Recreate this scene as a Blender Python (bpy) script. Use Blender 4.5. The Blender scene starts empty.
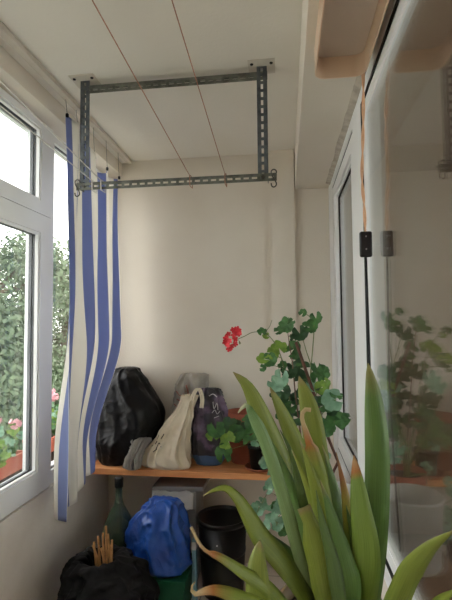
import bpy, bmesh, math, random
from mathutils import Vector, Matrix, noise
random.seed(7)
C = bpy.context.scene
COL = C.collection
PI = math.pi
# ------------------------------------------------------------------ camera
YAW, PITCH, ROLL = math.radians(7.5), math.radians(3.0), math.radians(0.5)
EYE = Vector((0, 0, 1.45))
fwd = Vector((-math.sin(YAW)*math.cos(PITCH), math.cos(YAW)*math.cos(PITCH), math.sin(PITCH)))
rt = fwd.cross(Vector((0, 0, 1))).normalized()
up = rt.cross(fwd)
rt2 = rt*math.cos(ROLL) - up*math.sin(ROLL)
up2 = rt*math.sin(ROLL) + up*math.cos(ROLL)
cd = bpy.data.cameras.new('camera')
cam = bpy.data.objects.new('camera', cd); COL.objects.link(cam)
M = Matrix((rt2, up2, -fwd)).transposed().to_4x4(); M.translation = EYE
cam.matrix_world = M
cd.sensor_fit = 'VERTICAL'; cd.sensor_height = 36.0; cd.lens = 450/600*36
cd.clip_start = 0.02; cd.clip_end = 300
C.camera = cam
# ------------------------------------------------------------------ sky and exposure
w = bpy.data.worlds.new('overcast'); C.world = w; w.use_nodes = True
bg = w.node_tree.nodes['Background']
bg.inputs[0].default_value = (1.0, 0.965, 0.945, 1); bg.inputs[1].default_value = 8.0
C.view_settings.view_transform = 'Standard'; C.view_settings.look = 'None'
C.view_settings.exposure = -0.76; C.view_settings.gamma = 1.0
C.view_settings.use_curve_mapping = False
C.cycles.diffuse_bounces = 10; C.cycles.max_bounces = 16; C.cycles.transparent_max_bounces = 24

# ------------------------------------------------------------------ materials
def lin(c):
    return tuple(((v/255)/12.92 if v/255 <= .04045 else ((v/255+.055)/1.055)**2.4) for v in c)
def rgba(c): return (*lin(c), 1)
class NT:
    def __init__(s, name):
        s.m = bpy.data.materials.new(name); s.m.use_nodes = True
        s.t = s.m.node_tree; s.b = s.t.nodes['Principled BSDF']; s.out = s.t.nodes['Material Output']
    def n(s, typ, **k):
        nd = s.t.nodes.new(typ)
        for a, v in k.items(): setattr(nd, a, v)
        return nd
    def l(s, a, b): s.t.links.new(a, b)
    def ramp(s, fac, stops, interp='LINEAR'):
        r = s.n('ShaderNodeValToRGB'); r.color_ramp.interpolation = interp
        e = r.color_ramp.elements
        while len(e) < len(stops): e.new(0.5)
        for i, (p, c) in enumerate(stops): e[i].position = p; e[i].color = rgba(c)
        s.l(fac, r.inputs[0]); return r.outputs[0]
def noisy(name, c1, c2, rough=.6, scale=6, detail=4, bump=0, bscale=60, spec=.5, metal=0, lo=.35, hi=.65, stretch=None, trans=0):
    k = NT(name)
    tc = k.n('ShaderNodeTexCoord'); src = tc.outputs['Object']
    if stretch:
        mp = k.n('ShaderNodeMapping'); mp.inputs['Scale'].default_value = stretch; k.l(src, mp.inputs[0]); src = mp.outputs[0]
    nz = k.n('ShaderNodeTexNoise'); nz.inputs['Scale'].default_value = scale; nz.inputs['Detail'].default_value = detail
    k.l(src, nz.inputs['Vector'])
    k.l(k.ramp(nz.outputs['Fac'], [(lo, c1), (hi, c2)]), k.b.inputs['Base Color'])
    k.b.inputs['Roughness'].default_value = rough; k.b.inputs['Metallic'].default_value = metal
    k.b.inputs['Specular IOR Level'].default_value = spec
    if trans: k.b.inputs['Transmission Weight'].default_value = trans
    if bump:
        n2 = k.n('ShaderNodeTexNoise'); n2.inputs['Scale'].default_value = bscale; n2.inputs['Detail'].default_value = 3
        k.l(src, n2.inputs['Vector'])
        bp = k.n('ShaderNodeBump'); bp.inputs['Strength'].default_value = bump; bp.inputs['Distance'].default_value = .01
        k.l(n2.outputs['Fac'], bp.inputs['Height']); k.l(bp.outputs[0], k.b.inputs['Normal'])
    return k.m
def crumple(mat, scale=12, strength=.6, dist=.02):
    t = mat.node_tree; b = t.nodes['Principled BSDF']
    tc = t.nodes.new('ShaderNodeTexCoord'); nz = t.nodes.new('ShaderNodeTexNoise'); nz.inputs['Scale'].default_value = scale*.6; nz.inputs['Detail'].default_value = 2
    t.links.new(tc.outputs['Object'], nz.inputs['Vector'])
    ma = t.nodes.new('ShaderNodeVectorMath'); ma.operation = 'MULTIPLY_ADD'; ma.inputs[1].default_value = (.25, .25, .25)
    t.links.new(nz.outputs['Color'], ma.inputs[0]); t.links.new(tc.outputs['Object'], ma.inputs[2])
    v = t.nodes.new('ShaderNodeTexVoronoi'); v.inputs['Scale'].default_value = scale; v.inputs['Detail'].default_value = 1.0
    t.links.new(ma.outputs[0], v.inputs['Vector'])
    bp = t.nodes.new('ShaderNodeBump'); bp.inputs['Strength'].default_value = strength; bp.inputs['Distance'].default_value = dist
    t.links.new(v.outputs['Distance'], bp.inputs['Height']); t.links.new(bp.outputs[0], b.inputs['Normal'])
    return mat
def translucent_mix(mat, amount, col=None):
    t = mat.node_tree; b = t.nodes['Principled BSDF']; out = t.nodes['Material Output']
    tr = t.nodes.new('ShaderNodeBsdfTranslucent'); mx = t.nodes.new('ShaderNodeMixShader')
    lk = b.inputs['Base Color'].links
    if col: tr.inputs[0].default_value = rgba(col)
    elif lk: t.links.new(lk[0].from_socket, tr.inputs[0])
    else: tr.inputs[0].default_value = b.inputs['Base Color'].default_value
    mx.inputs[0].default_value = amount
    t.links.new(b.outputs[0], mx.inputs[1]); t.links.new(tr.outputs[0], mx.inputs[2]); t.links.new(mx.outputs[0], out.inputs[0])
    return mat
def glass(name, tint=(1, 1, 1), base=.04):
    k = NT(name)
    g = k.n('ShaderNodeNewGeometry'); d = k.n('ShaderNodeVectorMath', operation='DOT_PRODUCT')
    k.l(g.outputs['Incoming'], d.inputs[0]); k.l(g.outputs['Normal'], d.inputs[1])
    a = k.n('ShaderNodeMath', operation='ABSOLUTE'); k.l(d.outputs['Value'], a.inputs[0])
    s1 = k.n('ShaderNodeMath', operation='SUBTRACT'); s1.inputs[0].default_value = 1; k.l(a.outputs[0], s1.inputs[1])
    p = k.n('ShaderNodeMath', operation='POWER'); k.l(s1.outputs[0], p.inputs[0]); p.inputs[1].default_value = 5
    m = k.n('ShaderNodeMath', operation='MULTIPLY_ADD'); k.l(p.outputs[0], m.inputs[0]); m.inputs[1].default_value = 1-base; m.inputs[2].default_value = base
    tr = k.n('ShaderNodeBsdfTransparent'); tr.inputs[0].default_value = (*tint, 1)
    gl = k.n('ShaderNodeBsdfGlossy'); gl.inputs['Roughness'].default_value = .0
    mx = k.n('ShaderNodeMixShader'); k.l(m.outputs[0], mx.inputs[0]); k.l(tr.outputs[0], mx.inputs[1]); k.l(gl.outputs[0], mx.inputs[2])
    k.l(mx.outputs[0], k.out.inputs[0])
    return k.m
MAT = {}
MAT['wall'] = noisy('wall_paint', (217, 208, 195), (223, 215, 203), .9, 2.2, 5, .12, 90)
MAT['ceil'] = noisy('ceiling_paint', (228, 223, 214), (233, 229, 221), .9, 1.8, 5, .1, 80)
MAT['wall_dirty'] = noisy('parapet_paint', (216, 209, 200), (228, 222, 214), .9, 5, 6, .2, 60)
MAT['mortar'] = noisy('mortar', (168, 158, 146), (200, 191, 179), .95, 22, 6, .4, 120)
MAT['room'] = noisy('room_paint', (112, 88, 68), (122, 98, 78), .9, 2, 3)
MAT['pvc'] = noisy('white_pvc', (232, 233, 234), (238, 239, 240), .35, 3, 2)
MAT['gasket'] = noisy('black_gasket', (16, 16, 17), (24, 24, 25), .7, 20, 2)
MAT['seal'] = noisy('grey_seal', (96, 98, 102), (110, 112, 116), .6, 10, 2)
MAT['glass'] = glass('window_glass', (.97, .985, .98))
MAT['outside'] = noisy('outside_render', (170, 165, 158), (185, 180, 172), .9, 3, 4)
MAT['rail'] = noisy('rail_paint', (196, 188, 176), (210, 203, 192), .6, 8, 3)
MAT['steel'] = noisy('galvanised_steel', (74, 80, 86), (104, 110, 114), .45, 35, 4, metal=.55)
MAT['steel_green'] = noisy('weathered_steel', (84, 88, 80), (116, 118, 110), .5, 30, 4, metal=.5)
MAT['wire'] = noisy('wire', (70, 68, 64), (100, 97, 92), .4, 30, 2, metal=.7)
MAT['line_red'] = noisy('red_cord', (150, 100, 80), (170, 122, 100), .8, 60, 2)
MAT['line_white'] = noisy('white_cord', (200, 198, 192), (220, 218, 212), .7, 60, 2)
MAT['peach'] = translucent_mix(noisy('peach_plastic', (222, 194, 168), (228, 202, 176), .4, 4, 2), .10)
MAT['diffuser'] = noisy('diffuser', (196, 182, 168), (204, 190, 176), .6, 5, 3)
MAT['cord_peach'] = noisy('peach_cord', (214, 166, 128), (226, 182, 146), .45, 40, 2)
MAT['black'] = noisy('black_plastic', (8, 8, 9), (13, 13, 14), .42, 12, 2, spec=.35)
MAT['chrome'] = noisy('screw_metal', (170, 170, 170), (200, 200, 200), .3, 10, 1, metal=1)
MAT['wood_shelf'] = noisy('shelf_wood', (196, 128, 78), (222, 156, 102), .5, 4, 6, .05, 40, stretch=(1.2, 9, 9))
MAT['wood_dark'] = noisy('bench_wood', (86, 62, 44), (112, 82, 58), .6, 4, 6, .05, 40, stretch=(9, 1.2, 9))
MAT['binbag'] = noisy('bin_bag', (8, 8, 10), (14, 14, 17), .42, 9, 4, .35, 28, spec=.2)
MAT['soot'] = noisy('black_sack', (9, 9, 10), (16, 15, 16), .75, 18, 5, .5, 40, spec=.25)
MAT['cream'] = noisy('cream_bag', (206, 194, 172), (222, 211, 190), .7, 10, 4, .3, 40)
MAT['ink'] = noisy('dark_ink', (34, 32, 34), (46, 43, 45), .7, 10, 2)
MAT['ink_white'] = noisy('white_ink', (205, 203, 206), (222, 220, 222), .7, 10, 2)
MAT['ink_red'] = noisy('red_ink', (150, 74, 66), (168, 90, 80), .7, 10, 2)
MAT['film'] = translucent_mix(noisy('clear_film', (186, 182, 176), (206, 202, 196), .25, 14, 4, .5, 50), .45)
MAT['greybag'] = noisy('grey_bag', (150, 143, 134), (174, 167, 157), .5, 12, 4, .4, 40)
MAT['blue'] = noisy('blue_bag', (26, 72, 160), (40, 92, 184), .3, 9, 4, .4, 26)
MAT['green_crate'] = noisy('green_plastic', (26, 84, 58), (34, 98, 68), .45, 8, 2)
MAT['greybox'] = noisy('grey_board', (150, 150, 152), (166, 166, 168), .8, 6, 3)
MAT['whitebag'] = noisy('white_sheet', (206, 206, 206), (222, 222, 222), .6, 8, 3, .2, 30)
MAT['teal'] = noisy('pale_blue_card', (104, 150, 172), (124, 168, 188), .6, 8, 2)
MAT['terracotta'] = noisy('terracotta', (140, 74, 54), (160, 90, 68), .75, 8, 4, .1, 70)
MAT['terra_out'] = noisy('trough_plastic', (190, 98, 72), (206, 114, 86), .6, 6, 3)
MAT['brownpot'] = noisy('brown_pot', (120, 98, 70), (142, 118, 86), .55, 8, 3)
MAT['soil'] = noisy('soil', (46, 36, 28), (74, 58, 44), .95, 60, 4, .8, 90)
MAT['stick'] = noisy('dry_stick', (168, 120, 74), (206, 156, 104), .8, 30, 3)
MAT['stake'] = noisy('brown_stake', (74, 44, 34), (102, 64, 50), .7, 30, 4, .2, 90)
MAT['tub'] = translucent_mix(noisy('milky_tub', (206, 204, 198), (220, 218, 212), .35, 6, 2), .45)
MAT['gl1'] = translucent_mix(noisy('geranium_green', (46, 88, 42), (74, 120, 60), .55, 26, 3, .2, 60), .2)
MAT['gl2'] = translucent_mix(noisy('geranium_dark', (34, 66, 36), (52, 90, 50), .55, 26, 3, .2, 60), .15)
MAT['gl3'] = translucent_mix(noisy('geranium_pale', (104, 146, 116), (140, 176, 148), .55, 26, 3, .2, 60), .2)
MAT['gl4'] = translucent_mix(noisy('geranium_lime', (96, 134, 48), (134, 164, 66), .55, 26, 3, .2, 60), .2)
MAT['gstem'] = noisy('geranium_stem', (92, 110, 62), (120, 130, 82), .6, 30, 3)
MAT['gstem_brown'] = noisy('woody_stem', (104, 78, 66), (130, 98, 82), .7, 30, 3)
MAT['red'] = noisy('red_petal', (196, 22, 38), (222, 44, 56), .5, 40, 2)
MAT['pink'] = noisy('pink_petal', (236, 176, 190), (246, 204, 212), .5, 40, 2)
MAT['bark'] = noisy('bark', (70, 58, 46), (96, 82, 66), .9, 12, 4, .4, 30)
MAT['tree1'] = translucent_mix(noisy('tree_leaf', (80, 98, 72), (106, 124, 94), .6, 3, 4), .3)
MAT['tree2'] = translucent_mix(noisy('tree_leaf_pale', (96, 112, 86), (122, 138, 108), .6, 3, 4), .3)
MAT['terrain'] = noisy('garden_ground', (140, 142, 128), (160, 160, 148), .9, 1.2, 5)
for nm_, sc_ in (('binbag', 9), ('soot', 12), ('blue', 9), ('cream', 8), ('film', 22), ('greybag', 9)): crumple(MAT[nm_], sc_, .55 if nm_ != 'cream' else .3)
def bottle_mat():
    k = NT('green_bottle_glass')
    k.b.inputs['Base Color'].default_value = rgba((92, 116, 96)); k.b.inputs['Roughness'].default_value = .08
    k.b.inputs['Transmission Weight'].default_value = .6
    return k.m
MAT['bottle'] = bottle_mat()
def tile_mat():
    k = NT('white_floor_tile')
    tc = k.n('ShaderNodeTexCoord'); mp = k.n('ShaderNodeMapping'); mp.inputs['Location'].default_value = (.14, .295, 0)
    k.l(tc.outputs['Object'], mp.inputs[0])
    br = k.n('ShaderNodeTexBrick'); br.offset = 0; br.inputs['Scale'].default_value = 1
    br.inputs['Brick Width'].default_value = .33; br.inputs['Row Height'].default_value = .33; br.inputs['Mortar Size'].default_value = .003
    br.inputs['Color1'].default_value = rgba((226, 216, 210)); br.inputs['Color2'].default_value = rgba((222, 211, 205)); br.inputs['Mortar'].default_value = rgba((150, 142, 136))
    k.l(mp.outputs[0], br.inputs[0]); k.l(br.outputs['Color'], k.b.inputs['Base Color']); k.b.inputs['Roughness'].default_value = .35
    return k.m
MAT['tile'] = tile_mat()
def curtain_mat():
    k = NT('striped_curtain_cloth')
    tc = k.n('ShaderNodeTexCoord'); sp = k.n('ShaderNodeSeparateXYZ'); k.l(tc.outputs['UV'], sp.inputs[0])
    fr = k.n('ShaderNodeMath', operation='FRACT'); k.l(sp.outputs[0], fr.inputs[0])
    blue, creamc = (140, 150, 192), (236, 233, 226)
    col = k.ramp(fr.outputs[0], [(0, blue), (.44, creamc), (.97, blue)], 'CONSTANT')
    nz = k.n('ShaderNodeTexNoise'); nz.inputs['Scale'].default_value = 240; k.l(tc.outputs['Object'], nz.inputs['Vector'])
    bp = k.n('ShaderNodeBump'); bp.inputs['Strength'].default_value = .15; bp.inputs['Distance'].default_value = .002
    k.l(nz.outputs['Fac'], bp.inputs['Height']); k.l(bp.outputs[0], k.b.inputs['Normal'])
    k.l(col, k.b.inputs['Base Color']); k.b.inputs['Roughness'].default_value = .9; k.b.inputs['Specular IOR Level'].default_value = .1
    return translucent_mix(k.m, .5)
MAT['curtain'] = curtain_mat()
def strap_mat(name, stops, trans=.2):
    """long leaf: colour runs along the blade (UV y), fine parallel veins across it (UV x)"""
    k = NT(name)
    tc = k.n('ShaderNodeTexCoord'); sp = k.n('ShaderNodeSeparateXYZ'); k.l(tc.outputs['UV'], sp.inputs[0])
    nz = k.n('ShaderNodeTexNoise'); nz.inputs['Scale'].default_value = 30; k.l(tc.outputs['Object'], nz.inputs['Vector'])
    ad = k.n('ShaderNodeMath', operation='MULTIPLY_ADD'); k.l(nz.outputs['Fac'], ad.inputs[0]); ad.inputs[1].default_value = .05; k.l(sp.outputs[1], ad.inputs[2])
    base = k.ramp(ad.outputs[0], stops)
    mp = k.n('ShaderNodeMapping'); mp.inputs['Scale'].default_value = (16, 1.2, 1); k.l(tc.outputs['UV'], mp.inputs[0])
    n2 = k.n('ShaderNodeTexNoise'); n2.inputs['Scale'].default_value = 2.5; n2.inputs['Detail'].default_value = 4; k.l(mp.outputs[0], n2.inputs['Vector'])
    mx = k.n('ShaderNodeMixRGB', blend_type='MULTIPLY'); mx.inputs[0].default_value = 1
    k.l(base, mx.inputs[1]); k.l(k.ramp(n2.outputs['Fac'], [(.3, (208, 214, 196)), (.7, (255, 255, 255))]), mx.inputs[2])
    k.l(mx.outputs[0], k.b.inputs['Base Color']); k.b.inputs['Roughness'].default_value = .42
    bp = k.n('ShaderNodeBump'); bp.inputs['Strength'].default_value = .2; bp.inputs['Distance'].default_value = .003
    k.l(n2.outputs['Fac'], bp.inputs['Height']); k.l(bp.outputs[0], k.b.inputs['Normal'])
    return translucent_mix(k.m, trans)
G1, G2, PALE, DARK = (116, 134, 50), (138, 150, 58), (146, 164, 112), (76, 98, 44)
TAN, ORANGE, YEL = (206, 178, 136), (184, 112, 52), (190, 168, 70)
MAT['leaf_green'] = strap_mat('strap_leaf_green', [(0, (140, 156, 80)), (.15, G1), (.75, G2), (.97, (140, 148, 62)), (1, (150, 136, 80))])
MAT['leaf_mid'] = strap_mat('strap_leaf_mid', [(0, (120, 146, 70)), (.2, (88, 120, 54)), (.9, (100, 130, 62)), (1, (150, 140, 80))])
MAT['leaf_pale'] = strap_mat('strap_leaf_pale', [(0, PALE), (.9, (128, 158, 104)), (.94, (84, 120, 60)), (1, (214, 208, 178))])
MAT['leaf_dark'] = strap_mat('strap_leaf_dark', [(0, DARK), (1, (94, 118, 56))])
MAT['leaf_drytip'] = strap_mat('strap_leaf_dry_tip', [(0, G1), (.74, G2), (.80, (150, 140, 62)), (.85, ORANGE), (.93, TAN), (1, TAN)])
MAT['leaf_yellowtip'] = strap_mat('strap_leaf_yellow_tip', [(0, (104, 126, 54)), (.55, (124, 138, 56)), (.75, YEL), (.88, ORANGE), (1, (170, 132, 90))])
MAT['leaf_smalltip'] = strap_mat('strap_leaf_small_tip', [(0, G1), (.9, (128, 152, 66)), (.95, ORANGE), (1, (196, 150, 100))])

# ------------------------------------------------------------------ mesh helpers
def finish(name, bm, mats, parent=None, smooth=False, uv=None):
    me = bpy.data.meshes.new(name); bm.to_mesh(me); bm.free()
    for m in (mats if isinstance(mats, (list, tuple)) else [mats]): me.materials.append(MAT[m])
    if smooth:
        for p in me.polygons: p.use_smooth = True
    o = bpy.data.objects.new(name, me); COL.objects.link(o)
    if parent:
        o.parent = parent
        o.matrix_parent_inverse = parent.matrix_basis.inverted() if parent.type == 'EMPTY' else Matrix()
    return o
def box(bm, x0, x1, y0, y1, z0, z1, mi=0):
    v = [bm.verts.new(p) for p in ((x0,y0,z0),(x1,y0,z0),(x1,y1,z0),(x0,y1,z0),(x0,y0,z1),(x1,y0,z1),(x1,y1,z1),(x0,y1,z1))]
    for f in ((0,3,2,1),(4,5,6,7),(0,1,5,4),(1,2,6,5),(2,3,7,6),(3,0,4,7)):
        fc = bm.faces.new([v[i] for i in f]); fc.material_index = mi
def bevel(bm, w=.003, seg=2):
    bmesh.ops.bevel(bm, geom=list(bm.edges), offset=w, segments=seg, affect='EDGES', profile=.5)
def tube(bm, pts, r, n=8, mi=0, caps=True):
    pts = [Vector(p) for p in pts]; N = len(pts)
    rr = r if isinstance(r, (list, tuple)) else [r]*N
    rings = []; ref = None
    for i, p in enumerate(pts):
        t = (pts[min(i+1, N-1)] - pts[max(i-1, 0)]).normalized()
        if ref is None:
            ref = t.orthogonal().normalized()
        ref = (ref - t*ref.dot(t)); ref = ref.normalized() if ref.length > 1e-6 else t.orthogonal().normalized()
        b = t.cross(ref)
        rings.append([bm.verts.new(p + (ref*math.cos(2*PI*k/n) + b*math.sin(2*PI*k/n))*rr[i]) for k in range(n)])
    for a, b in zip(rings, rings[1:]):
        for k in range(n):
            f = bm.faces.new((a[k], a[(k+1) % n], b[(k+1) % n], b[k])); f.material_index = mi; f.smooth = True
    if caps:
        for rg, rev in ((rings[0], True), (rings[-1], False)):
            f = bm.faces.new(rg[::-1] if rev else rg); f.material_index = mi
def catmull(pts, n):
    P = [Vector(p) for p in pts]; P = [P[0]*2-P[1]] + P + [P[-1]*2-P[-2]]
    segs = len(P)-3; out = []
    for j in range(n):
        u = j/(n-1)*segs; i = min(int(u), segs-1); t = u-i
        a, b, c, d = P[i:i+4]
        out.append(.5*((2*b)+(c-a)*t+(2*a-5*b+4*c-d)*t*t+(3*b-a-3*c+d)*t**3))
    return out
def lathe(bm, prof, cx, cy, seg=40, mi=0):
    rings = []
    for r, z in prof:
        rings.append([bm.verts.new((cx+max(r, 1e-4)*math.cos(2*PI*k/seg), cy+max(r, 1e-4)*math.sin(2*PI*k/seg), z)) for k in range(seg)])
    for a, b in zip(rings, rings[1:]):
        for k in range(seg):
            f = bm.faces.new((a[k], a[(k+1) % seg], b[(k+1) % seg], b[k])); f.material_index = mi; f.smooth = True
def thing(name, label, cat, loc=(0, 0, 0), group=None):
    o = bpy.data.objects.new(name, None); COL.objects.link(o); o.location = loc; o.empty_display_size = .05
    return tag(o, label, cat, group)
def tag(o, label, cat, group=None):
    o['label'] = label; o['category'] = cat
    if group: o['group'] = group
    return o
def struct(o): o['kind'] = 'structure'; return o
def sbox(name, mat, *b):
    bm = bmesh.new(); box(bm, *b); return struct(finish(name, bm, mat))
def P(px, py, Y):
    """the point of the plane y = Y seen at that pixel of the 452 x 600 photograph"""
    d = fwd + rt2*((px-226)/450) - up2*((py-300)/450)
    return EYE + d*(Y/d.y)

# ================================================================== SETTING
XL, XR, YB, ZC = -1.05, .277, 2.8, 2.52
sbox('floor', 'tile', -1.28, .36, -1.1, 2.95, -.12, 0)
sbox('ceiling', 'ceil', -1.3, .45, -1.1, 2.95, ZC, 2.62)
sbox('wall_back', 'wall', -1.3, .45, YB, 2.95, 0, ZC)
sbox('wall_rear', 'wall', -1.3, .45, -1.1, -1.0, 0, ZC)
XW = -1.13
sbox('wall_left', 'wall_dirty', -1.28, XW-.004, -1.0, YB, 0, .668)
bm = bmesh.new(); box(bm, -1.28, XL, -1.0, YB, 2.425, ZC); box(bm, -1.28, XW-.004, 2.73, YB, .668, 2.425); box(bm, -1.28, XW-.004, -1.0, -.9, .668, 2.425)
struct(finish('wall_left_head', bm, 'wall'))
# right side: parapet below the inner windows, the strip above them, the downstand beam and the pillar in the corner
bm = bmesh.new(); box(bm, XR, .322, -1.0, YB, 0, .70); box(bm, XR, .322, -1.0, .15, .70, 2.28)
struct(finish('wall_right', bm, 'wall'))
sbox('beam', 'wall', .072, .322, -1.0, YB, 2.28, ZC)
sbox('pillar', 'wall', -.077, .065, 2.755, YB, 0, ZC)
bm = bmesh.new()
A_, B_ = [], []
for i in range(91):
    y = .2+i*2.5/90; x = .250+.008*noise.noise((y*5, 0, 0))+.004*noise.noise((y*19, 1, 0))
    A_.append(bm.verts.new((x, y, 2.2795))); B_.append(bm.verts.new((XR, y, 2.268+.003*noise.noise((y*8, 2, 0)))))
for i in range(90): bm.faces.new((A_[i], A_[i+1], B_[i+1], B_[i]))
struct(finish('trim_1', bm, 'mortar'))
# room behind the inner windows
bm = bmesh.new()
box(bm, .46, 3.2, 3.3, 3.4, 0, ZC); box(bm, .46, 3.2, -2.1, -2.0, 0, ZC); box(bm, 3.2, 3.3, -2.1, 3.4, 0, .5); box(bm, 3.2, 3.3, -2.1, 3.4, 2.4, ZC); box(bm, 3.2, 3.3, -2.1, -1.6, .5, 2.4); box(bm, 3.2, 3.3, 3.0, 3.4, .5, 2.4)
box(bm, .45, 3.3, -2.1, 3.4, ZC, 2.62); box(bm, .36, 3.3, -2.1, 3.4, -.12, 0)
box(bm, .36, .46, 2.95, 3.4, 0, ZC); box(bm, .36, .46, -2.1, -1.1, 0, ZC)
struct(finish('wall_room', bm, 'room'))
# ledge and ground outside
sbox('sill_outside', 'outside', -1.56, -1.28, -1.0, 3.4, .54, .584)
sbox('terrain', 'terrain', -60, -1.6, -20, 60, -3.3, -3.2)
# windows -------------------------------------------------------------
def ring(bm, ax, x0, x1, y0, y1, z0, z1, w, mi=0):
    """rectangular ring in the YZ plane, x0..x1 thick, w = (near, far, bottom, top)"""
    a, b, c, d = w
    box(bm, x0, x1, y0, y1, z0, z0+c, mi); box(bm, x0, x1, y0, y1, z1-d, z1, mi)
    box(bm, x0, x1, y0, y0+a, z0+c, z1-d, mi); box(bm, x0, x1, y1-b, y1, z0+c, z1-d, mi)
def wpart(name, bm, mat, par, bv=0):
    if bv: bevel(bm, bv, 2)
    o = finish(name, bm, mat, par); o['kind'] = 'structure'; return o
def pane(par, x, y0, y1, z0, z1):
    bm = bmesh.new(); box(bm, x, x+.004, y0, y1, z0, z1); wpart('glass', bm, 'glass', par)
def left_unit(name, y0, y1):
    root = bpy.data.objects.new(name, None); COL.objects.link(root); root['kind'] = 'structure'
    bm = bmesh.new(); ring(bm, 0, -1.23, XW-.016, y0, y1, .67, 2.43, (.055, .055, .048, .048))
    box(bm, -1.23, XW-.016, y0+.055, y1-.055, 1.925, 1.99)
    wpart('frame', bm, 'pvc', root)
    for z0, z1, nm, w_ in ((.690, 1.97, 'casement', (.095, .092, .092, .086)), (1.972, 2.414, 'fanlight', (.095, .092, .062, .032))):
        bm = bmesh.new(); ya, yb = y0+.025, y1-.04
        ring(bm, 0, -1.205, XW, ya, yb, z0, z1, w_)
        s = wpart(nm, bm, 'pvc', root)
        g0, g1, h0, h1 = ya+w_[0], yb-w_[1], z0+w_[2], z1-w_[3]
        bm = bmesh.new(); ring(bm, 0, XW-.022, XW-.006, g0-.001, g1+.001, h0-.001, h1+.001, (.012,)*4); wpart('bead', bm, 'pvc', s)
        bm = bmesh.new(); ring(bm, 0, -1.165, -1.153, g0-.001, g1+.001, h0-.001, h1+.001, (.006,)*4); wpart('gasket', bm, 'seal', s)
        for x in (-1.168, -1.190): pane(s, x, g0, g1, h0, h1)
        bm = bmesh.new(); ring(bm, 0, -1.185, -1.169, g0-.001, g1+.001, h0-.001, h1+.001, (.010,)*4); wpart('spacer', bm, 'seal', s)
    return root
left_unit('window_1', 1.02, 2.09)
left_unit('window_2', .06, 1.02)
left_unit('window_3', -.9, .06)
root = bpy.data.objects.new('window_4', None); COL.objects.link(root); root['kind'] = 'structure'
bm = bmesh.new(); ring(bm, 0, -1.23, XW-.025, 2.09, 2.73, .67, 2.43, (.03, .06, .065, .05)); wpart('frame', bm, 'pvc', root)
bm = bmesh.new(); ring(bm, 0, -1.182, -1.172, 2.119, 2.671, .734, 2.381, (.008,)*4); wpart('gasket', bm, 'seal', root)
pane(root, -1.186, 2.12, 2.67, .735, 2.38)
def right_unit(name, y0, y1, outer):
    root = bpy.data.objects.new(name, None); COL.objects.link(root); root['kind'] = 'structure'
    bm = bmesh.new(); ring(bm, 0, XR-.002, .36, outer[0], outer[1], .70, 2.28, (y0-outer[0], outer[1]-y1, .055, .06)); wpart('frame', bm, 'pvc', root)
    bm = bmesh.new(); ring(bm, 0, .2785, .34, y0-.001, y1+.001, .754, 2.221, (.014,)*4); wpart('gasket', bm, 'gasket', root)
    s0, s1, z0, z1 = y0+.011, y1-.011, .766, 2.209
    bm = bmesh.new(); ring(bm, 0, XR, .335, s0, s1, z0, z1, (.062,)*4); s = wpart('sash', bm, 'pvc', root)
    a0, a1, b0, b1 = s0+.062, s1-.062, z0+.062, z1-.062
    bm = bmesh.new(); ring(bm, 0, .289, .31, a0-.001, a1+.001, b0-.001, b1+.001, (.010,)*4); wpart('bead', bm, 'pvc', s)
    bm = bmesh.new(); ring(bm, 0, .298, .306, a0-.001, a1+.001, b0-.001, b1+.001, (.014,)*4); wpart('gasket', bm, 'gasket', s)
    for x in (.303, .321): pane(s, x, a0, a1, b0, b1)
root = bpy.data.objects.new('window_added', None); COL.objects.link(root); root['kind'] = 'structure'  # unseen room window, added to light the left wall through the inner glazing
bm = bmesh.new()
for b_ in ((3.22, 3.28, -1.6, 3.0, .5, .57), (3.22, 3.28, -1.6, 3.0, 2.33, 2.4), (3.22, 3.28, -1.6, -1.53, .57, 2.33), (3.22, 3.28, 2.93, 3.0, .57, 2.33), (3.22, 3.28, .665, .735, .57, 2.33)): box(bm, *b_)
wpart('frame', bm, 'pvc', root)
for y0, y1 in ((-1.53, .665), (.735, 2.93)):
    bm = bmesh.new(); box(bm, 3.248, 3.252, y0, y1, .57, 2.33); wpart('glass', bm, 'glass', root)
right_unit('window_5', 1.805, 2.585, (1.70, 2.795))
root = bpy.data.objects.new('window_6', None); COL.objects.link(root); root['kind'] = 'structure'
bm = bmesh.new(); ring(bm, 0, XR-.002, .316, .15, 1.70, .70, 2.28, (.10, .085, .05, .055)); wpart('frame', bm, 'pvc', root)
bm = bmesh.new(); ring(bm, 0, .2765, .312, .249, 1.618, .747, 2.228, (.018,)*4); wpart('gasket', bm, 'gasket', root)
bm = bmesh.new(); ring(bm, 0, .280, .308, .266, 1.600, .765, 2.210, (.04, .040, .036, .036)); sash6 = wpart('sash', bm, 'pvc', root)
bm = bmesh.new(); ring(bm, 0, .2825, .305, .305, 1.561, .800, 2.175, (.008,)*4); wpart('bead', bm, 'pvc', sash6)
for x in (.286, .297): pane(sash6, x, .312, 1.554, .807, 2.168)

# ================================================================== CEILING FITTINGS
rail = thing('curtain_rail', 'beige curtain rail along the left edge of the ceiling', 'curtain rail', (-1.0, .9, ZC))
bm = bmesh.new(); box(bm, -1.008, -.976, -.95, 2.78, 2.496, ZC); bevel(bm, .003); finish('track', bm, 'rail', rail)
bm = bmesh.new(); box(bm, -1.046, -1.008, -.95, 2.78, 2.503, ZC); finish('fascia', bm, 'ceil', rail)
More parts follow.
